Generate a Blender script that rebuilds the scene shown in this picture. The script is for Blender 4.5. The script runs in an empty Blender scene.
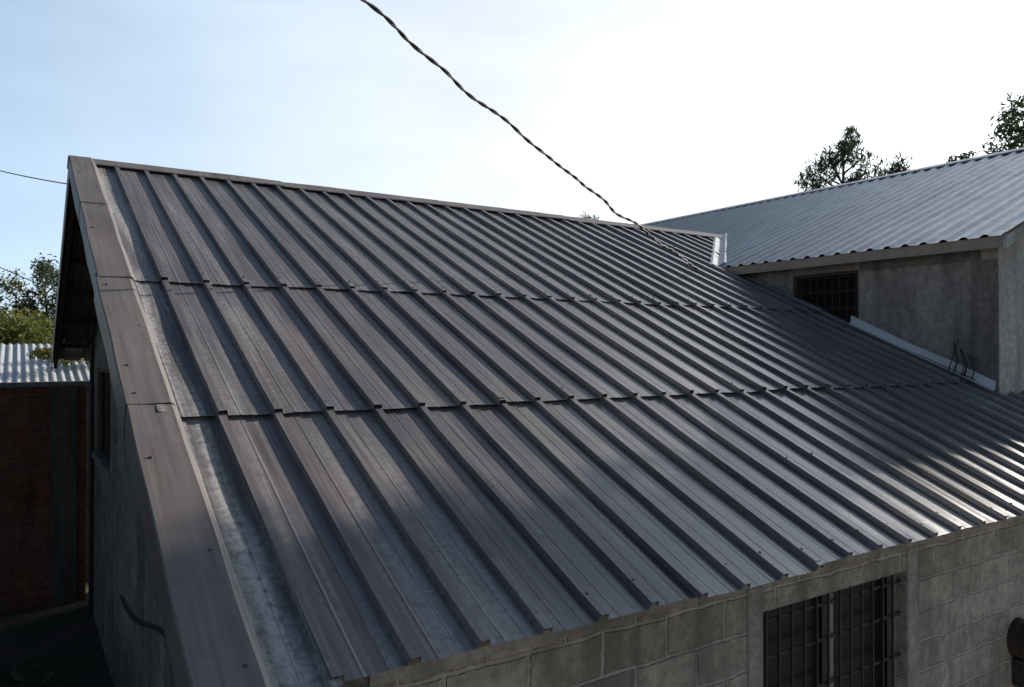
import bpy, bmesh, math, random
from mathutils import Vector, noise, Matrix
random.seed(7)
scene=bpy.context.scene
H=4.0
# ------------------------------------------------------------ helpers
def link(o,parent=None):
    scene.collection.objects.link(o)
    if parent: o.parent=parent
    return o
def empty(name):
    return link(bpy.data.objects.new(name,None))
def mesh_obj(name,verts,faces,mat=None,parent=None,smooth=None):
    me=bpy.data.meshes.new(name); me.from_pydata([tuple(v) for v in verts],[],faces); me.update()
    if mat: me.materials.append(mat)
    if smooth is not None:
        me.polygons.foreach_set('use_smooth',[True]*len(me.polygons))
        me.set_sharp_from_angle(angle=math.radians(smooth))
    return link(bpy.data.objects.new(name,me),parent)
def boxdata(x0,x1,y0,y1,z0,z1):
    v=[(x0,y0,z0),(x1,y0,z0),(x1,y1,z0),(x0,y1,z0),(x0,y0,z1),(x1,y0,z1),(x1,y1,z1),(x0,y1,z1)]
    f=[(0,3,2,1),(4,5,6,7),(0,1,5,4),(1,2,6,5),(2,3,7,6),(3,0,4,7)]
    return v,f
def box(name,x0,x1,y0,y1,z0,z1,mat,parent=None,bev=0.0):
    v,f=boxdata(x0,x1,y0,y1,z0,z1)
    o=mesh_obj(name,v,f,mat,parent)
    if bev:
        m=o.modifiers.new('b','BEVEL'); m.width=bev; m.segments=2
    return o
def multi_box(name,boxes,mat,parent=None):
    V=[];F=[]
    for b in boxes:
        v,f=boxdata(*b); n=len(V); V+=v; F+=[tuple(i+n for i in q) for q in f]
    return mesh_obj(name,V,F,mat,parent)
def prism_x(name,x0,x1,yz,mat,parent=None):
    n=len(yz); V=[(x0,y,z) for y,z in yz]+[(x1,y,z) for y,z in yz]
    F=[tuple(range(n-1,-1,-1)),tuple(range(n,2*n))]+[(i,(i+1)%n,(i+1)%n+n,i+n) for i in range(n)]
    o=mesh_obj(name,V,F,mat,parent); fixn(o); return o
def prism_y(name,y0,y1,xz,mat,parent=None):
    n=len(xz); V=[(x,y0,z) for x,z in xz]+[(x,y1,z) for x,z in xz]
    F=[tuple(range(n-1,-1,-1)),tuple(range(n,2*n))]+[(i,(i+1)%n,(i+1)%n+n,i+n) for i in range(n)]
    o=mesh_obj(name,V,F,mat,parent); fixn(o); return o
def fixn(o):
    bm=bmesh.new(); bm.from_mesh(o.data); bmesh.ops.recalc_face_normals(bm,faces=bm.faces); bm.to_mesh(o.data); bm.free()
def cut(o,b):
    v,f=boxdata(*b); c=mesh_obj('cutter',v,f)
    m=o.modifiers.new('c','BOOLEAN'); m.operation='DIFFERENCE'; m.object=c; m.solver='EXACT'
    dg=bpy.context.evaluated_depsgraph_get(); me=bpy.data.meshes.new_from_object(o.evaluated_get(dg))
    o.modifiers.clear(); o.data=me; bpy.data.objects.remove(c)
def tube(name,pts,r,mat,parent=None,res=3,cyc=False):
    cu=bpy.data.curves.new(name,'CURVE'); cu.dimensions='3D'; cu.bevel_depth=r if not isinstance(r,(list,tuple)) else 1.0
    cu.bevel_resolution=res
    s=cu.splines.new('POLY'); s.points.add(len(pts)-1)
    for i,p in enumerate(pts):
        s.points[i].co=(*p,1)
        if isinstance(r,(list,tuple)): s.points[i].radius=r[i]
    if mat: cu.materials.append(mat)
    return link(bpy.data.objects.new(name,cu),parent)
# ------------------------------------------------------------ materials
def newmat(name):
    m=bpy.data.materials.new(name); m.use_nodes=True; nt=m.node_tree
    return m,nt,nt.nodes['Principled BSDF']
def N(nt,t,**k):
    n=nt.nodes.new(t)
    for a,b in k.items(): setattr(n,a,b)
    return n
def coords(nt,scale=(1,1,1),kind='Object'):
    tc=N(nt,'ShaderNodeTexCoord'); mp=N(nt,'ShaderNodeMapping'); mp.inputs['Scale'].default_value=scale
    nt.links.new(tc.outputs[kind],mp.inputs[0]); return mp.outputs[0]
def noi(nt,vec,scale,detail=4,rough=.6):
    n=N(nt,'ShaderNodeTexNoise'); n.inputs['Scale'].default_value=scale; n.inputs['Detail'].default_value=min(detail,3); n.inputs['Roughness'].default_value=rough
    nt.links.new(vec,n.inputs['Vector']); return n.outputs['Fac']
def ramp(nt,fac,stops,ease=False):
    r=N(nt,'ShaderNodeValToRGB'); e=r.color_ramp.elements
    if ease: r.color_ramp.interpolation='EASE'
    while len(e)<len(stops): e.new(.5)
    for i,(p,c) in enumerate(stops):
        e[i].position=p; e[i].color=(*c,1) if len(c)==3 else c
    nt.links.new(fac,r.inputs[0]); return r.outputs[0]
def mix(nt,fac,a,b,mode='MIX'):
    m=N(nt,'ShaderNodeMix',data_type='RGBA',blend_type=mode)
    for s,i in ((fac,0),(a,6),(b,7)):
        if hasattr(s,'links'): nt.links.new(s,m.inputs[i])
        else: m.inputs[i].default_value=s if i==0 else ((*s,1) if len(s)==3 else s)
    return m.outputs[2]
def math_(nt,op,a,b=None):
    m=N(nt,'ShaderNodeMath',operation=op)
    for s,i in ((a,0),(b,1)):
        if s is None: continue
        if hasattr(s,'links'): nt.links.new(s,m.inputs[i])
        else: m.inputs[i].default_value=s
    return m.outputs[0]
def bump(nt,b,h,strength=.3,dist=.01,prev=None):
    n=N(nt,'ShaderNodeBump'); n.inputs['Strength'].default_value=strength; n.inputs['Distance'].default_value=dist
    nt.links.new(h,n.inputs['Height'])
    if prev: nt.links.new(prev,n.inputs['Normal'])
    nt.links.new(n.outputs[0],b.inputs['Normal']); return n.outputs[0]
G3=lambda v:(v,v,v)
def roof_material(name,c1,c2,dustc,metal=.35,r0=.36,r1=.6):
    m,nt,b=newmat(name); L=nt.links.new
    st=coords(nt,(9,.5,.5)); st2=coords(nt,(45,1.2,1.2)); iso=coords(nt)
    n1=noi(nt,st,1.0,4,.65); n2=noi(nt,st2,1.0,3,.6); n3=noi(nt,iso,1.3,3,.6); n4=noi(nt,iso,28,4,.7)
    base=mix(nt,ramp(nt,n3,[(.3,G3(0)),(.7,G3(1))]),c1,c2)
    at=N(nt,'ShaderNodeAttribute',attribute_name='dust')
    tint=N(nt,'ShaderNodeAttribute',attribute_name='tint')
    base=mix(nt,1.0,base,tint.outputs['Color'],'MULTIPLY')
    base=mix(nt,ramp(nt,n2,[(.30,G3(.5)),(.47,G3(0))]),base,tuple(x*.5 for x in c2))
    k=math_(nt,'MULTIPLY',ramp(nt,n1,[(.38,G3(0)),(.68,G3(1))]),ramp(nt,n4,[(.35,G3(.25)),(.65,G3(1))]))
    k=math_(nt,'MULTIPLY',k,at.outputs['Fac'])
    k2=math_(nt,'MULTIPLY',ramp(nt,n2,[(.52,G3(0)),(.75,G3(1))]),.28)
    k=math_(nt,'MINIMUM',math_(nt,'ADD',k,k2),1.0)
    L(mix(nt,k,base,dustc),b.inputs['Base Color'])
    b.inputs['Metallic'].default_value=metal
    rr=math_(nt,'ADD',math_(nt,'MULTIPLY',n1,r1-r0),math_(nt,'ADD',math_(nt,'MULTIPLY',k,.28),r0))
    L(rr,b.inputs['Roughness'])
    bump(nt,b,n1,.08,.01)
    return m
M_roof=roof_material('dark_painted_roof_metal',(.225,.196,.182),(.155,.141,.137),(.56,.53,.50),.0,.11,.30)
M_roof.node_tree.nodes['Principled BSDF'].inputs['Specular IOR Level'].default_value=.65
M_flash=roof_material('flashing_metal',(.24,.20,.182),(.19,.163,.150),(.40,.37,.34),.0,.32,.48)
def zinc(name,c,metal=.75,rough=.42):
    m,nt,b=newmat(name); v=coords(nt,(1,6,1)); n=noi(nt,v,1.2,7); n2=noi(nt,coords(nt),9,6)
    nt.links.new(mix(nt,n,tuple(x*.6 for x in c),tuple(min(1,x*1.3) for x in c)),b.inputs['Base Color'])
    b.inputs['Metallic'].default_value=metal
    nt.links.new(math_(nt,'ADD',math_(nt,'MULTIPLY',n2,.25),rough-.12),b.inputs['Roughness'])
    bump(nt,b,n2,.1,.003); return m
M_zinc=zinc('galvanized_roof',(.72,.71,.69),.7,.40)
M_zinc2=zinc('galvanized_shed',(.62,.63,.64),.2,.5)
def concrete(name,ca,cb,blocks=None,scale=1.0,mortar=None,bs=.35,swap='xz',mk=.36):
    m,nt,b=newmat(name); L=nt.links.new; v=coords(nt)
    n=noi(nt,v,.9*scale,4,.65); n2=noi(nt,v,14,4,.75); n3=noi(nt,coords(nt,(3,3,.5)),1.2,4,.6)
    col=mix(nt,ramp(nt,n,[(.3,G3(0)),(.7,G3(1))]),ca,cb)
    col=mix(nt,ramp(nt,n3,[(.44,G3(0)),(.66,G3(.75))]),col,tuple(x*.42 for x in ca))
    col=mix(nt,ramp(nt,n2,[(.35,G3(.6)),(.62,G3(0))]),col,tuple(x*.42 for x in ca))
    prev=None
    if blocks:
        sp=N(nt,'ShaderNodeSeparateXYZ'); L(v,sp.inputs[0]); cm=N(nt,'ShaderNodeCombineXYZ')
        w=math_(nt,'MULTIPLY',math_(nt,'SUBTRACT',noi(nt,v,4,3),.5),.05)
        L(math_(nt,'ADD',sp.outputs['X' if swap=='xz' else 'Y'],w),cm.inputs[0]); L(math_(nt,'ADD',sp.outputs['Z'],w),cm.inputs[1])
        br=N(nt,'ShaderNodeTexBrick'); br.inputs['Scale'].default_value=1
        br.inputs['Brick Width'].default_value=blocks[0]; br.inputs['Row Height'].default_value=blocks[1]
        br.inputs['Mortar Size'].default_value=blocks[2]; br.inputs['Mortar Smooth'].default_value=.5
        br.inputs['Color1'].default_value=(.70,.69,.67,1); br.inputs['Color2'].default_value=(1.1,1.09,1.07,1); br.inputs['Mortar'].default_value=(1,1,1,1)
        L(cm.outputs[0],br.inputs['Vector'])
        col=mix(nt,1.0,col,br.outputs['Color'],'MULTIPLY')
        mf=math_(nt,'MULTIPLY',math_(nt,'MULTIPLY',br.outputs['Fac'],mk),ramp(nt,noi(nt,v,3,3),[(.40,G3(.0)),(.6,G3(1.5))]))
        col=mix(nt,mf,col,mortar or cb)
        prev=bump(nt,b,math_(nt,'SUBTRACT',1.0,br.outputs['Fac']),.8,.02)
    L(col,b.inputs['Base Color']); b.inputs['Roughness'].default_value=.92
    bump(nt,b,n2,bs,.016,prev); return m
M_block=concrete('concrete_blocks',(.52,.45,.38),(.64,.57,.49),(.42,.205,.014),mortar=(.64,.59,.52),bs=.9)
M_block_shaded=concrete('concrete_blocks_shaded_gable',(.27,.235,.20),(.36,.315,.275),(.42,.205,.014),mortar=(.40,.36,.31),swap='yz',bs=.9)  # block colour darkened to imitate shade on the gable wall
M_plaster=concrete('rough_plaster',(.45,.395,.35),(.56,.50,.45),bs=.9)
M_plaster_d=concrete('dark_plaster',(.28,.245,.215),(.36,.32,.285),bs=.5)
M_trim=concrete('pale_trim_sunlit_gable',(.62,.57,.51),(.72,.67,.61))  # pale fascia colour, also stands in for sunlight on the neighbour's gable
M_bounce=concrete('bounce_slab_concrete',(.40,.36,.32),(.48,.44,.39))  # pale colour for the added slab that reflects light
M_brick=concrete('red_brick',(.22,.08,.048),(.30,.115,.07),(.24,.085,.012),mortar=(.15,.12,.10),mk=.9)
def simple(name,c,rough=.6,metal=0,nscale=12,var=.35):
    m,nt,b=newmat(name); n=noi(nt,coords(nt),nscale,4)
    nt.links.new(mix(nt,n,tuple(x*(1-var) for x in c),tuple(x*(1+var) for x in c)),b.inputs['Base Color'])
    b.inputs['Roughness'].default_value=rough; b.inputs['Metallic'].default_value=metal; bump(nt,b,n,.2,.004); return m
M_wood=simple('old_wood',(.10,.07,.05),.85); M_fascia=simple('weathered_fascia',(.46,.39,.32),.85,0,5)
M_eave=simple('eave_timber',(.17,.135,.105),.85,0,4,.6)
M_white=simple('white_flashing',(.80,.81,.82),.5,.0,6,.12); M_black=simple('black_cable',(.025,.025,.025),.6)
M_cableg=simple('grey_cable',(.16,.15,.13),.6)
M_iron=simple('iron_bar',(.075,.055,.045),.7,.3); M_frame=simple('window_frame',(.35,.34,.31),.6)
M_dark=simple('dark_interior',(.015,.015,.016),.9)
M_screw=simple('screw_head',(.11,.10,.09),.5,.2)
m,nt,b=newmat('window_glass'); b.inputs['Base Color'].default_value=(.012,.013,.016,1); b.inputs['Roughness'].default_value=.3; b.inputs['Specular IOR Level'].default_value=.25; M_glass=m
m,nt,b=newmat('ground_soil'); v=coords(nt); n=noi(nt,v,.35,4); n2=noi(nt,v,6,4,.7)
c=mix(nt,ramp(nt,n,[(.4,G3(0)),(.6,G3(1))]),(.12,.095,.07),(.06,.07,.03)); c=mix(nt,ramp(nt,n2,[(.3,G3(.5)),(.6,G3(0))]),c,(.05,.04,.03))
nt.links.new(c,b.inputs['Base Color']); b.inputs['Roughness'].default_value=.95; bump(nt,b,n2,.6,.05); M_ground=m
def leafmat(name,c1,c2,tr=.35):
    m,nt,b=newmat(name); at=N(nt,'ShaderNodeAttribute',attribute_name='tone')
    col=mix(nt,at.outputs['Fac'],c1,c2); nt.links.new(col,b.inputs['Base Color']); b.inputs['Roughness'].default_value=.6
    t=N(nt,'ShaderNodeBsdfTranslucent'); nt.links.new(col,t.inputs[0]); ms=N(nt,'ShaderNodeMixShader'); ms.inputs[0].default_value=tr
    nt.links.new(b.outputs[0],ms.inputs[1]); nt.links.new(t.outputs[0],ms.inputs[2]); nt.links.new(ms.outputs[0],nt.nodes['Material Output'].inputs[0]); return m
M_leaf=leafmat('dark_leaves',(.045,.065,.03),(.08,.11,.05)); M_leafy=leafmat('yellow_green_leaves',(.08,.11,.02),(.22,.22,.06),.5)
M_bark=simple('bark',(.09,.07,.05),.9)
# ------------------------------------------------------------ main roof geometry
Yr,Zr,m_=9.264,6.008,.457
th=math.atan(m_); ct,sn=math.cos(th),math.sin(th)
Lr=7.54; X0,PITCH=.88,.284; XL=.449; XR=12.24
def RP(x,s,h=0.): return Vector((x,Yr-s*ct-h*sn,Zr-s*sn+h*ct))
RH=.030
def profile(a,b):
    pts=[]
    for i in range(a,b+1):
        c=X0+i*PITCH
        pts+=[(c-.026,0),(c-.020,RH),(c+.020,RH),(c+.026,0)]
        if i<b:
            for q in (.095,.19):
                pts+=[(c+q-.007,0),(c+q-.004,.0013),(c+q+.004,.0013),(c+q+.007,0)]
    return pts
house=empty('concrete_block_house')
def i_n(x): return round(x*3.5)
def sheet(V,F,D,Tn,a,b,s0,s1,lift,dust,tint,sgn=1):
    prof=profile(a,b); n=len(prof); ns=max(3,int((s1-s0)/.13)); base=len(V)
    xa,xb=prof[0][0],prof[-1][0]; skew=random.uniform(-.007,.007); seed=random.random()*50
    for j in range(ns+1):
        f=j/ns; s=s0+(s1-s0)*f
        for (x,h) in prof:
            u=(x-xa)/(xb-xa)
            w=.006*noise.noise(Vector((x*1.0,s*1.0,seed)))+.0010*noise.noise(Vector((x*5,s*3,seed+9)))
            hh=h*(1+.06*noise.noise(Vector((x*2,s*1.2,seed+3))))+w+lift*f**2+.004*(1-u)+.002
            if j==ns: hh+=.007*abs(noise.noise(Vector((x*6,seed,1))))
            xx=x+skew*f+.003*noise.noise(Vector((i_n(x),s*.9,seed)))
            se=s+ (0.010*noise.noise(Vector((x*4,seed,4))) if j==ns else 0)
            if sgn==1: V.append(RP(xx,se,hh))
            else:
                p=RP(xx,se,hh); V.append(Vector((p.x,2*Yr-p.y,p.z)))
            edge=max(0,(f*(s1-s0)-(s1-s0)+.25)/.25)
            D.append(dust*(1 if h<.02 else .4)+.25*edge); Tn.append(tint)
    for j in range(ns):
        for i in range(n-1):
            q=base+j*n+i
            F.append((q,q+n,q+n+1,q+1) if sgn==1 else (q,q+1,q+n+1,q+n))
LAPS=[(0.02,3.70),(3.55,5.70),(5.57,Lr)]
V=[];F=[];D=[];Tn=[]
for k,(sa,sb) in enumerate(LAPS):
    i=-1
    while X0+i*PITCH<XR:
        w=3
        dj=random.uniform(-.022,.022)
        dust=.12+.4*random.random()**2
        if i==-1: w=1; dust=1.6
        elif i<3: dust=.5
        t=random.uniform(.82,1.15)
        sheet(V,F,D,Tn,i,i+w,sa,sb+dj,(.013,.020,.011)[k],dust,(t,t*random.uniform(.975,1.0),t*random.uniform(.97,1.03)))
        i+=w
def finish_roof(name,V,F,D,Tn,mat):
    o=mesh_obj(name,V,F,mat,house,smooth=7 if 'sheets' in name else 25); me=o.data
    a=me.attributes.new('dust','FLOAT','POINT'); a.data.foreach_set('value',D)
    a=me.attributes.new('tint','FLOAT_COLOR','POINT'); a.data.foreach_set('color',[c for t in Tn for c in (*t,1)])
    return o
finish_roof('roof_sheets',V,F,D,Tn,M_roof)
# rear slope
V=[];F=[];D=[];Tn=[]
LB=5.25
i=-1
while X0+i*PITCH<XR:
    sheet(V,F,D,Tn,i,i+3,.02,LB,.0,.2,(1,1,1),-1); i+=3
finish_roof('rear_roof_sheets',V,F,D,Tn,M_roof)
# rake flashing, in four lengths
V=[];F=[];D=[];Tn=[]
segs=[(-.02,1.85),(1.78,3.75),(3.68,5.6),(5.52,Lr+.01)]
for (sa,sb) in segs:
    prof=[(XL+.012,-.16),(XL,-.155),(XL-.002,.040),(XL+.004,.046),(XL+.10,.045),(XL+.205,.049),(XL+.222,.038),(XL+.238,.012)]
    base=len(V); n=len(prof); ns=int((sb-sa)/.12); sd=random.random()*40; jx=random.uniform(-.004,.004)
    for j in range(ns+1):
        s=sa+(sb-sa)*j/ns
        for (x,h) in prof:
            w=.008+.008*noise.noise(Vector((x*4,s*1.6,sd)))+.006*(j/ns)
            V.append(RP(x+jx+.006*noise.noise(Vector((s*2,sd,x))),s,h+w)); D.append(.35); Tn.append((1,1,1))
    for j in range(ns):
        for i in range(n-1):
            q=base+j*n+i; F.append((q,q+n,q+n+1,q+1))
finish_roof('rake_flashing',V,F,D,Tn,M_flash)
# rear rake flashing
V=[];F=[];D=[];Tn=[]
prof=[(XL+.012,-.16),(XL,-.155),(XL,.04),(XL+.22,.04),(XL+.238,.006)]
for j in (0,1):
    for (x,h) in prof:
        p=RP(x,-.02+j*(LB+.03),h); V.append(Vector((p.x,2*Yr-p.y,p.z))); D.append(.3); Tn.append((1,1,1))
for i in range(4): F.append((i,i+1,i+6,i+5))
finish_roof('rear_rake_flashing',V,F,D,Tn,M_flash)
# ridge cap in lengths of ~2.2 m
V=[];F=[];D=[];Tn=[]
x=XL-.01
while x<11.5:
    x1=x+2.15; lift=random.uniform(0,.004); base=len(V); ns=16
    prof=[(.20,.026),(.195,.036),(.10,.042),(.012,.050),(-.012,.050),(-.19,.043),(-.2,.03)]
    n=len(prof)
    for j in range(ns+1):
        xx=x+(x1-x+.08)*j/ns
        for (s,h) in prof:
            w=lift+.006*j/ns+.008*noise.noise(Vector((xx*1.7,s*5,3)))
            if s>=0: p=RP(xx,s,h+w)
            else:
                p=RP(xx,-s,h+w); p=Vector((p.x,2*Yr-p.y,p.z))
            V.append(p); D.append(.5); Tn.append((1.1,1.08,1.08))
    for j in range(ns):
        for i in range(n-1):
            q=base+j*n+i; F.append((q,q+1,q+n+1,q+n))
    x=x1
finish_roof('ridge_cap',V,F,D,Tn,M_flash)
# screws
V=[];F=[]
def screw(p,r=.007,hh=.007):
    nrm=Vector((0,-sn,ct)); b=len(V); t1=Vector((1,0,0)); t2=nrm.cross(t1)
    for (rr,z) in ((r*1.5,0),(r*1.5,.002),(r,.003),(r*.9,hh)):
        for k in range(6):
            a=k*math.pi/3; V.append(p+t1*math.cos(a)*rr+t2*math.sin(a)*rr+nrm*z)
    for l in range(3):
        for k in range(6): F.append((b+l*6+k,b+l*6+(k+1)%6,b+l*6+6+(k+1)%6,b+l*6+6+k))
    F.append(tuple(b+18+k for k in range(6)))
i=0
while X0+i*PITCH<XR:
    for s in (.13,1.2,2.4,3.60,4.65,5.60,6.6,7.42):
        if s in(1.2,2.4,4.65,6.6) and random.random()<.85: continue
        screw(RP(X0+i*PITCH+random.uniform(-.006,.006),s+random.uniform(-.04,.03),RH+(.016 if s in (3.60,5.60) else .010 if s==7.42 else .003)))
    i+=1
for s in (.2,.75,1.3,1.9,2.6,3.3,3.9,4.6,5.15,5.48,6.1,6.8,7.4):
    screw(RP(XL+random.choice((.05,.17)),s,.056),.007)
mesh_obj('roof_screws',V,F,M_screw,house)
# timber under the roof
def beam_slope(name,x0,x1,s0,s1,h0,h1,mat,rear=False):
    P=[RP(x,s,h) for x in (x0,x1) for (s,h) in ((s0,h0),(s1,h0),(s1,h1),(s0,h1))]
    if rear: P=[Vector((p.x,2*Yr-p.y,p.z)) for p in P]
    o=mesh_obj(name,P,[(0,1,2,3),(7,6,5,4),(0,4,5,1),(1,5,6,2),(2,6,7,3),(3,7,4,0)],mat,house); fixn(o)
for rear,LL in ((False,Lr),(True,LB)):
    beam_slope('rafter',XL+.03,XL+.08,.03,LL-.06,-.16,-.02,M_wood,rear)
    s=.3
    while s<LL:
        beam_slope('purlin',XL+.082,XR,s,s+.05,-.075,-.012,M_wood,rear); s+=.85
beam_slope('eave_board',XL+.082,XR,Lr-.14,Lr-.115,-.09,-.008,M_eave)
# walls
WX,WY,WB=.98,2.76,13.6
zr=lambda y:(Zr-m_*abs(Yr-y))-.09
g=prism_x('gable_wall',WX,WX+.16,[(WY,0),(WB,0),(WB,zr(WB)),(Yr,zr(Yr)),(WY,zr(WY))],M_block_shaded,house)
cut(g,(WX-.2,WX+.4,10.7,12.7,2.5,3.75))
box('gable_window_glass',WX+.10,WX+.11,10.7,12.7,2.5,3.75,M_glass,house)
multi_box('gable_window_frame',[(WX+.03,WX+.08,10.7,10.76,2.5,3.75),(WX+.03,WX+.08,12.64,12.7,2.5,3.75),(WX+.03,WX+.08,11.67,11.73,2.5,3.75),(WX+.03,WX+.08,10.76,11.67,3.69,3.75),(WX+.03,WX+.08,11.73,12.64,3.69,3.75)],M_wood,house)
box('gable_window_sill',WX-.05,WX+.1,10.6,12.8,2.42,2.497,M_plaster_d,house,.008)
fw=box('front_wall',WX+.163,XR,WY,WY+.16,0,2.70,M_block,house)
cut(fw,(3.46,4.90,WY-.2,WY+.4,1.30,2.55))
box('ring_beam',WX+.163,XR,WY-.012,WY+.16,2.703,zr(WY)+.02,M_plaster,house)
box('window_jamb',3.33,3.457,WY-.010,WY+.1,1.1,2.70,M_plaster,house,.01)
box('window_jamb',4.903,5.03,WY-.010,WY+.1,1.1,2.70,M_plaster,house,.01)
box('corner_column',WX-.012,WX+.16,WY-.014,WY-.001,0,2.70,M_plaster,house)
box('rear_wall',WX+.163,XR,WB-.16,WB,0,zr(WB),M_block,house)
box('window_glass',3.46,4.90,WY+.125,WY+.13,1.30,2.55,M_glass,house)
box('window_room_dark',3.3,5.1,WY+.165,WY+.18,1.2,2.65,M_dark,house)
fr=[(3.46,3.50,WY+.07,WY+.11,1.30,2.55),(4.86,4.90,WY+.07,WY+.11,1.30,2.55),(3.50,4.86,WY+.07,WY+.11,2.51,2.55),(4.16,4.195,WY+.06,WY+.112,1.30,2.51)]
multi_box('window_frame',fr,M_frame,house)
bars=[]
x=3.53
while x<4.86:
    bars.append((x-.006,x+.006,WY+.025,WY+.037,1.30,2.55)); x+=.115
for z in (1.45,1.72,1.99,2.26,2.47):
    bars.append((3.46,4.90,WY+.039,WY+.047,z-.009,z+.009))
multi_box('window_bars',bars,M_iron,house)
# meter on wall
mt=empty('electricity_meter')
bm=bmesh.new(); 
for (r,y0,y1) in ((.15,WY-.05,WY-.002),(.125,WY-.14,WY-.05),(.06,WY-.155,WY-.14)):
    bmesh.ops.create_cone(bm,cap_ends=True,segments=32,radius1=r,radius2=r*.95,depth=abs(y1-y0),matrix=Matrix.Translation((6.42,(y0+y1)/2,1.80))@Matrix.Rotation(math.radians(90),4,'X'))
me=bpy.data.meshes.new('meter_body'); bm.to_mesh(me); bm.free(); me.materials.append(M_iron); link(bpy.data.objects.new('meter_body',me),mt)
box('meter_box',6.34,6.50,WY-.09,WY-.003,1.45,1.66,M_iron,mt,.01)
tube('meter_conduit',[(6.42,WY-.03,1.45),(6.42,WY-.03,.6),(6.42,WY-.05,.1)],.013,M_iron,mt)
# ------------------------------------------------------------ neighbouring taller building
b2=empty('plastered_house')
EX,EZ,S2=8.36,5.164,.393
RX=13.6; RZ=EZ+S2*(RX-EX)
YF,YB=3.66,14.95
V=[];F=[]
pp=.21; ny=int((YB-YF)/pp*8); cols=[]
t2=math.atan(S2)
for side in (0,1):
    base=len(V); nx=22
    for j in range(nx+1):
        d=j/nx*(RX-EX)
        for i in range(ny+1):
            y=YF+(YB-YF)*i/ny; ph=((y-YF)/pp)%1.0
            h=.03*max(0,math.cos(2*math.pi*ph))**1.0
            h+=.004*noise.noise(Vector((d*1.2,y*1.5,side*7)))+.006*(1 if d>2.6 else 0)
            x=EX+d; z=EZ+S2*d+h
            e=.012*noise.noise(Vector((int(y/.8)*3.3,1,1))) if j==0 else 0
            V.append(Vector((x+e,y,z)) if side==0 else Vector((2*RX-x,y,z)))
    for j in range(nx):
        for i in range(ny):
            q=base+j*(ny+1)+i; F.append((q,q+ny+1,q+ny+2,q+1) if side else (q,q+1,q+ny+2,q+ny+1))
mesh_obj('corrugated_roof',V,F,M_zinc,b2,smooth=50)
prism_y('ridge_roll',YF-.02,YB,[(RX-.16,RZ-.035),(RX-.15,RZ-.01),(RX,RZ+.055),(RX+.15,RZ-.01),(RX+.16,RZ-.035),(RX,RZ+.03)],M_zinc,b2)
W2X,W2Y=8.60,3.84
RE=2*RX-EX
w=box('side_wall',W2X,W2X+.18,W2Y+.19,YB-.3,0,EZ+S2*(W2X-EX)-.06,M_plaster,b2)
cut(w,(W2X-.3,W2X+.5,5.42,6.36,4.12,4.98))
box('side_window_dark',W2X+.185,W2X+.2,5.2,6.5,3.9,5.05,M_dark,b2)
bars=[]
y=5.5
while y<6.34: bars.append((W2X+.05,W2X+.062,y-.006,y+.006,4.12,4.98)); y+=.105
for z in (4.3,4.52,4.74,4.92): bars.append((W2X+.064,W2X+.072,5.42,6.36,z-.008,z+.008))
multi_box('side_window_bars',bars,M_iron,b2)
multi_box('side_window_frame',[(W2X+.02,W2X+.1,5.42,5.46,4.12,4.98),(W2X+.02,W2X+.1,6.32,6.36,4.12,4.98),(W2X+.02,W2X+.1,5.46,6.32,4.94,4.98)],M_wood,b2)
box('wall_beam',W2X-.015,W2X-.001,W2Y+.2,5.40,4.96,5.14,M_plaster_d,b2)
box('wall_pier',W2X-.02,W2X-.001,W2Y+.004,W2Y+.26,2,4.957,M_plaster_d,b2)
prism_y('gable_wall',W2Y,W2Y+.18,[(W2X,0),(RE-.24,0),(RE-.24,EZ+S2*.24-.06),(RX,RZ-.07),(W2X,EZ+S2*.24-.06)],M_trim,b2)  # paler than the side wall: sunlit look put into the colour
prism_y('rear_gable_wall',YB-.3,YB-.12,[(W2X,0),(RE-.24,0),(RE-.24,EZ+S2*.24-.06),(RX,RZ-.07),(W2X,EZ+S2*.24-.06)],M_plaster,b2)
box('east_wall',RE-.42,RE-.24,W2Y+.19,YB-.31,0,EZ-.0,M_plaster,b2)
box('eave_fascia',EX+.025,EX+.055,YF+.05,YB-.02,EZ-.115,EZ+.0,M_fascia,b2)
box('eave_soffit',EX+.058,W2X-.018,YF+.05,YB-.02,EZ-.085,EZ-.065,M_wood,b2)
prism_y('gable_fascia',YF+.012,YF+.045,[(EX+.02,EZ-.13),(EX+.02,EZ-.006),(RX,RZ-.014),(RE-.02,EZ-.006),(RE-.02,EZ-.13),(RX,RZ-.14)],M_trim,b2)
zm=lambda y: Zr-m_*(Yr-y)
ys=[3.86,4.3,4.8,5.2,5.5]
V=[];F=[]
for k,y in enumerate(ys):
    z=zm(y)+.03; wv=.01*math.sin(k*2.1)
    V+=[(W2X-.11,y,z+.008),(W2X-.045,y,z+.02),(W2X-.035,y,z+.09+wv),(W2X-.022,y,z+.10+wv)]
for k in range(len(ys)-1):
    for i in range(3): q=k*4+i; F.append((q,q+4,q+5,q+1))
mesh_obj('wall_flashing',V,F,M_white,b2)
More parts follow.
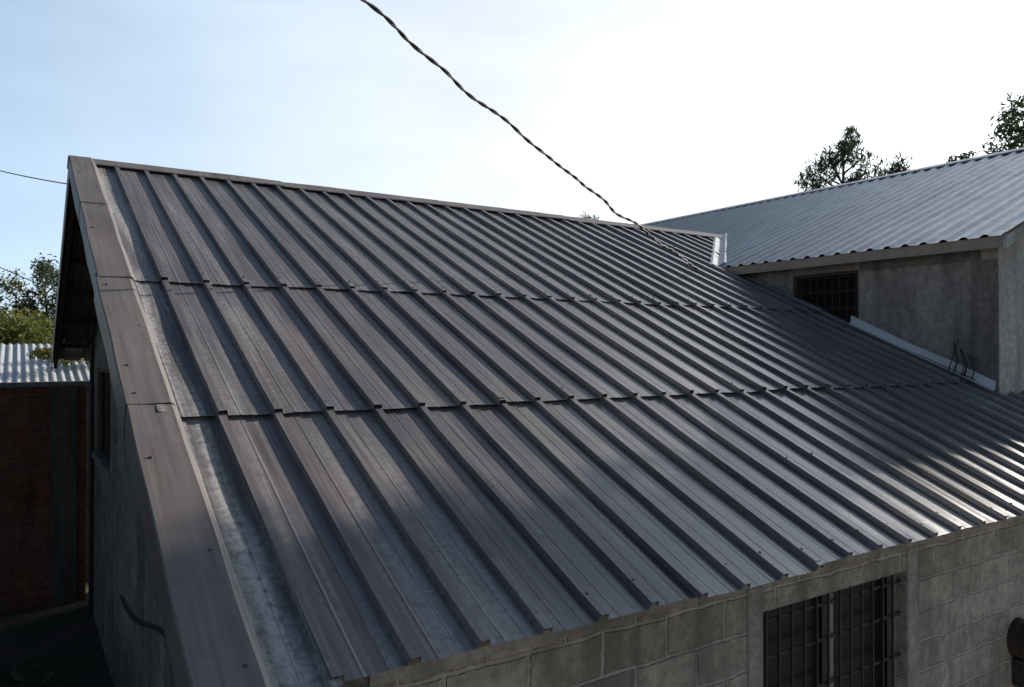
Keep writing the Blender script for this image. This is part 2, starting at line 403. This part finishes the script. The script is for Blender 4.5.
# valley flashing
A=Vector((EX,Yr-(Zr-EZ)/m_,EZ)); B=Vector((EX+(Zr-EZ)/S2,Yr,Zr)); d=(B-A)
V=[];F=[]
for k in range(9):
    p=A+d*(k/8)
    for (dx,dy,dz) in ((-.17,.0,.035),(-.12,.0,.05),(0,0,.03),(.13,0,.09),(.17,0,.085)):
        V.append(p+Vector((dx,dy,dz+.02*noise.noise(p*3)+.0)))
for k in range(8):
    for i in range(4): q=k*5+i; F.append((q,q+1,q+6,q+5))
mesh_obj('valley_flashing',V,F,M_white,b2)
for i in range(7):
    y=4.15+random.uniform(-.12,.2); z=zm(y)+.05; x=W2X-.06-random.uniform(0,.08)
    tube('rebar_stub',[(x,y,z),(x-.03*random.random(),y-.04,z+.12),(x-.12*random.random(),y-.12*random.random(),z+.22+.12*random.random())],.006,M_iron,b2)
# ------------------------------------------------------------ cables
def twisted(name,P0,P1,sag,r,off,turns,mats,parent):
    for k in range(2):
        pts=[]; n=int(turns*10)
        for i in range(n+1):
            f=i/n; p=P0.lerp(P1,f); p.z-=sag*4*f*(1-f)
            dr=(P1-P0).normalized(); a=dr.cross(Vector((0,0,1))).normalized(); b_=a.cross(dr)
            an=2*math.pi*turns*f+k*math.pi+1.5*noise.noise(Vector((f*9,0,0)))
            p+=a*math.cos(an)*off+b_*math.sin(an)*off
            p+=Vector((noise.noise(Vector((f*14,1,0))),noise.noise(Vector((f*14,5,0))),noise.noise(Vector((f*14,9,0)))))*.03
            pts.append(p)
        tube('strand_%d'%(k+1),pts,r,mats[k],parent,2)
def world(u,v,t):
    a=(u-512)/757; return Vector(((.837*a+.547)*t,(-.547*a+.837)*t,H+(350-v)/757*t))
cab=empty('power_cable')
twisted('c',world(215,-130,4.4),world(700,270,10.3),.11,.0085,.0085,22,(M_black,M_cableg),cab)
def wire(P0,P1,sag,r=.006):
    pts=[]
    for i in range(21):
        f=i/20; p=P0.lerp(P1,f); p.z-=sag*4*f*(1-f); pts.append(p)
    tube('overhead_wire',pts,r,M_black)
wire(world(-80,145,14),Vector((.60,9.75,5.84)),.08,.007)
wire(world(-80,228,15),Vector((.60,12.2,4.75)),.05,.007)
wire(world(-80,255,15),Vector((.60,12.25,4.7)),.1,.006)
pts=[(WX-.03,y,1.75+.12*math.sin(y*1.3)-.11*(y-6)) for y in [5.0+i*.2 for i in range(22)]]
tube('wall_cable',pts,.014,M_black,house)
tube('drain_pipe',[(WX-.04,13.0,zr(13)-.1),(WX-.04,13.0,0)],.03,M_black,house)
# ------------------------------------------------------------ left yard
bw=empty('brick_wall')
box('wall_body',-9,WX-.05,13.9,14.08,0,3.42,M_brick,bw)
box('wall_coping',-9,WX-.05,13.87,14.11,3.423,3.50,M_plaster_d,bw,.01)
M_stain=concrete('stained_plaster',(.09,.08,.07),(.14,.125,.11))
box('wall_column',.45,.80,13.84,13.86,0,3.42,M_stain,bw)
shed=empty('corrugated_shed')
V=[];F=[]; nx=360; xs0,xs1=-8,3.2
for j in range(7):
    f=j/6
    for i in range(nx+1):
        x=xs0+(xs1-xs0)*i/nx; V.append((x,14.9+3.6*f,3.46+.66*f+.018*math.cos(2*math.pi*x/.13)))
for j in range(6):
    for i in range(nx): q=j*(nx+1)+i; F.append((q,q+1,q+nx+2,q+nx+1))
mesh_obj('shed_roof',V,F,M_zinc2,shed,smooth=60)
box('shed_wall',xs0+.2,xs1-.2,15.1,18.3,0,3.40,M_plaster_d,shed)
gs=600
mesh_obj('ground',[(-gs,-gs,0),(gs,-gs,0),(gs,gs,0),(-gs,gs,0)],[(0,1,2,3)],M_ground)
box('bounce_slab',-1.5,18.5,-9,WY-.02,-.05,.03,M_bounce)  # unseen slab added to bounce light onto the walls
# ------------------------------------------------------------ foliage
def leaves(clumps,n,size,droop=0,elong=1.6):
    V=[];F=[];T=[]
    for (c,r,w) in clumps:
        k=int(n*w); tone0=random.random()
        for _ in range(k):
            while True:
                q=Vector((random.uniform(-1,1),random.uniform(-1,1),random.uniform(-1,1)))
                if q.length<=1: break
            q=q*(.55+.45*q.length)
            p=c+Vector((q.x*r[0],q.y*r[1],q.z*r[2]))
            a=Vector((random.gauss(0,1),random.gauss(0,1),random.gauss(0,1)-droop)).normalized()
            b_=a.cross(Vector((random.gauss(0,1),random.gauss(0,1),random.gauss(0,1)))).normalized()
            s=size*random.uniform(.6,1.4); a=a*s*elong; b_=b_*s*.5
            i=len(V); V+=[p-a*.5,p+b_*.5,p+a*.5,p-b_*.5]; F.append((i,i+1,i+2,i+3))
            T+= [min(1,max(0,tone0*.6+random.random()*.5+q.z*.15))]*4
    return V,F,T
def leafobj(name,clumps,n,size,mat,parent,droop=0,elong=1.6):
    V,F,T=leaves(clumps,n,size,droop,elong)
    o=mesh_obj(name,V,F,mat,parent); a=o.data.attributes.new('tone','FLOAT','POINT'); a.data.foreach_set('value',T); return o
def tree(name,pos,height,crown_r,crown_z0,nl,size,mat,limbs=9,droop=0,clr=.5,elong=1.6,spread=1.0,extra=()):
    e=empty(name); pos=Vector(pos); top=pos+Vector((random.uniform(-.3,.3),random.uniform(-.3,.3),height*.93))
    def path(a,b,r0,r1,wig,n=8):
        return [a.lerp(b,i/n)+Vector((random.uniform(-wig,wig),random.uniform(-wig,wig),0))*(0<i<n) for i in range(n+1)],[r0+(r1-r0)*i/n for i in range(n+1)]
    p,r=path(pos,top,.02*height+.03,.03,.08); tube('trunk',p,r,M_bark,e,2)
    clumps=[]
    for i in range(limbs):
        f=random.uniform(0,1); z=crown_z0+(height-crown_z0)*f; st=pos.lerp(top,max(.1,(z-.9)/ (height*.93)) if z-.9<height*.93 else .9)
        rr=crown_r*(1-.55*f**1.5)*random.uniform(.45,1)*spread; an=i*2.4+random.uniform(-.4,.4)
        en=pos+Vector((math.cos(an)*rr,math.sin(an)*rr,z))
        p,r=path(st,en,.05,.012,.05,6); tube('limb',p,r,M_bark,e,1)
        clumps.append((en,(clr*random.uniform(.7,1.2),clr*random.uniform(.7,1.2),clr*random.uniform(.6,1.3)),random.uniform(.6,1.2)))
        for _ in range(2):
            q=st.lerp(en,random.uniform(.5,1))+Vector((random.gauss(0,.3),random.gauss(0,.3),random.gauss(0,.35)))*clr*1.3
            clumps.append((q,(clr*.5,clr*.5,clr*.5),random.uniform(.2,.5)))
    clumps.append((top,(clr*.6,clr*.6,clr),.7))
    for (dx,dy,z,w) in extra:
        en=pos+Vector((dx,dy,z)); p,r=path(pos+Vector((0,0,z-.8)),en,.05,.015,.05,6); tube('limb',p,r,M_bark,e,1)
        clumps.append((en,(.42,.36,.26),w))
    leafobj('leaves',clumps,nl/len(clumps)*1.6,size,mat,e,droop,elong)
def wp(u,t): 
    p=world(u,350,t); return (p.x,p.y,0)
tree('casuarina_tree',wp(838,30),12.7,1.9,9.3,3000,.10,M_leaf,18,1.0,.5,3.2)
tree('casuarina_tree',wp(893,32),12.4,1.0,9.8,1100,.10,M_leaf,7,1.0,.4,3.2)
tree('broadleaf_tree',wp(1045,26),13.1,3.3,8.5,7500,.14,M_leaf,26,.2,.6)
tree('broadleaf_tree',wp(588,60),14.9,.8,12.5,700,.16,M_leaf,6,.2,.5)
tree('broadleaf_tree',wp(46,38),8.4,2.2,3.5,5000,.16,M_leaf,18,.2,.7)
tree('broadleaf_tree',wp(-10,44),8.2,3.0,3,6000,.16,M_leafy,22,.2,.8)
cl=[(Vector(wp(u,t))+Vector((0,0,z)),(1.3,1.3,1.1),1) for (u,t,z) in ((-20,30,4.2),(0,31,4.6),(12,30,4.3),(25,32,4.7),(38,31,4.3),(50,33,3.8),(62,34,3.8),(10,30,3),(40,30,2.8))]
leafobj('bamboo_thicket',cl,900,.13,M_leafy,None,.5,2.6)
cl=[(Vector((random.uniform(-80,60),random.uniform(70,110),random.uniform(1,5))),(5,4,random.uniform(2,4)),1) for _ in range(90)]
leafobj('distant_trees',cl,220,.9,M_leaf,None)
cl=[(Vector((random.uniform(-3.2,.3),random.uniform(6.5,10),random.uniform(.1,.7))),(.6,.6,.5),1) for _ in range(16)]
leafobj('yard_bush',cl,330,.09,M_leaf,None)
cl=[(Vector((random.uniform(.2,1.3),15.3+random.uniform(0,1.6),3.75+random.uniform(0,.3))),(.3,.35,.12),1) for _ in range(7)]
leafobj('creeper_plant',cl,160,.07,M_leafy,None)
ex=[(random.uniform(-.8,.8),dy,z,w) for (dy,z,w) in ((-.1,8.85,.18),(.5,8.1,.24),(1.0,8.75,.22),(1.25,7.8,.25))]
tree('offscreen_shade_tree',(20.5,3.3,0),11.7,1.35,9.95,4800,.24,M_leaf,28,.1,.62,extra=ex)  # unseen tree, placed and shaped to throw dappled shade on the roof
# ------------------------------------------------------------ light
SX,SY,SZ=1.0,.07,.40
el=math.atan2(SZ,math.hypot(SX,SY)); az=math.atan2(SX,SY)
sun=bpy.data.lights.new('sun','SUN'); sun.energy=5; sun.angle=math.radians(.5); sun.color=(1,.93,.84)
so=link(bpy.data.objects.new('sun',sun)); so.rotation_euler=Vector((SX,SY,SZ)).to_track_quat('Z','Y').to_euler()
wd=bpy.data.worlds.new('World'); scene.world=wd; wd.use_nodes=True; nt=wd.node_tree; bg=nt.nodes['Background']
sk=N(nt,'ShaderNodeTexSky',sky_type='NISHITA'); sk.sun_disc=False; sk.sun_elevation=el; sk.sun_rotation=az
sk.air_density=1.0; sk.dust_density=.8; sk.ozone_density=1.5; sk.altitude=1200
tc=N(nt,'ShaderNodeTexCoord'); sp=N(nt,'ShaderNodeSeparateXYZ'); nt.links.new(tc.outputs['Generated'],sp.inputs[0])
def dot(vec):
    vd=N(nt,'ShaderNodeVectorMath',operation='DOT_PRODUCT'); nt.links.new(tc.outputs['Generated'],vd.inputs[0])
    vd.inputs[1].default_value=Vector(vec).normalized(); return vd.outputs['Value']
dv=dot((.80,.60,.12))
elev=ramp(nt,sp.outputs['Z'],[(0.0,G3(1)),(.43,G3(.92)),(.54,G3(.20)),(.70,G3(.0))])
azf=ramp(nt,dv,[(.1,G3(.07)),(.42,G3(.13)),(.56,G3(.90)),(.86,G3(1.0)),(1.0,G3(1.0))])
tone=ramp(nt,dv,[(.5,(.48,.67,.90)),(.72,(.68,.81,.95)),(.84,(.86,.93,1.0)),(.95,(1.0,1,1.0))])
glow=ramp(nt,dot((SX,SY,SZ+.08)),[(.58,G3(0)),(.80,G3(.09)),(.93,G3(.48)),(1.0,G3(1))],ease=True)
cn=N(nt,'ShaderNodeTexNoise'); mp=N(nt,'ShaderNodeMapping'); mp.inputs['Scale'].default_value=(1,1,3.5); nt.links.new(tc.outputs['Generated'],mp.inputs[0]); nt.links.new(mp.outputs[0],cn.inputs['Vector']); cn.inputs['Scale'].default_value=1.9; cn.inputs['Detail'].default_value=4
cf=ramp(nt,cn.outputs['Fac'],[(.3,G3(.86)),(.7,G3(1.12))])
hz=math_(nt,'MULTIPLY',math_(nt,'MULTIPLY',elev,azf),math_(nt,'MULTIPLY',cf,9.4))
hz=math_(nt,'ADD',hz,math_(nt,'MULTIPLY',glow,14.0))
haze=N(nt,'ShaderNodeVectorMath',operation='SCALE'); nt.links.new(tone,haze.inputs[0]); nt.links.new(hz,haze.inputs['Scale'])
sks=N(nt,'ShaderNodeVectorMath',operation='SCALE'); nt.links.new(sk.outputs[0],sks.inputs[0]); sks.inputs['Scale'].default_value=.48
add=N(nt,'ShaderNodeVectorMath',operation='ADD'); nt.links.new(haze.outputs[0],add.inputs[0]); nt.links.new(sks.outputs[0],add.inputs[1])
nt.links.new(add.outputs[0],bg.inputs[0]); bg.inputs[1].default_value=.10
# ------------------------------------------------------------ camera
cd=bpy.data.cameras.new('camera'); cd.sensor_width=36; cd.lens=757/1024*36; cd.clip_end=2000; cd.clip_start=.05
co=link(bpy.data.objects.new('camera',cd)); co.location=(0,0,H)
co.rotation_euler=(math.radians(90.49),0,math.radians(-33.16)); scene.camera=co
scene.view_settings.view_transform='Standard'; scene.view_settings.look='None'; scene.view_settings.exposure=0
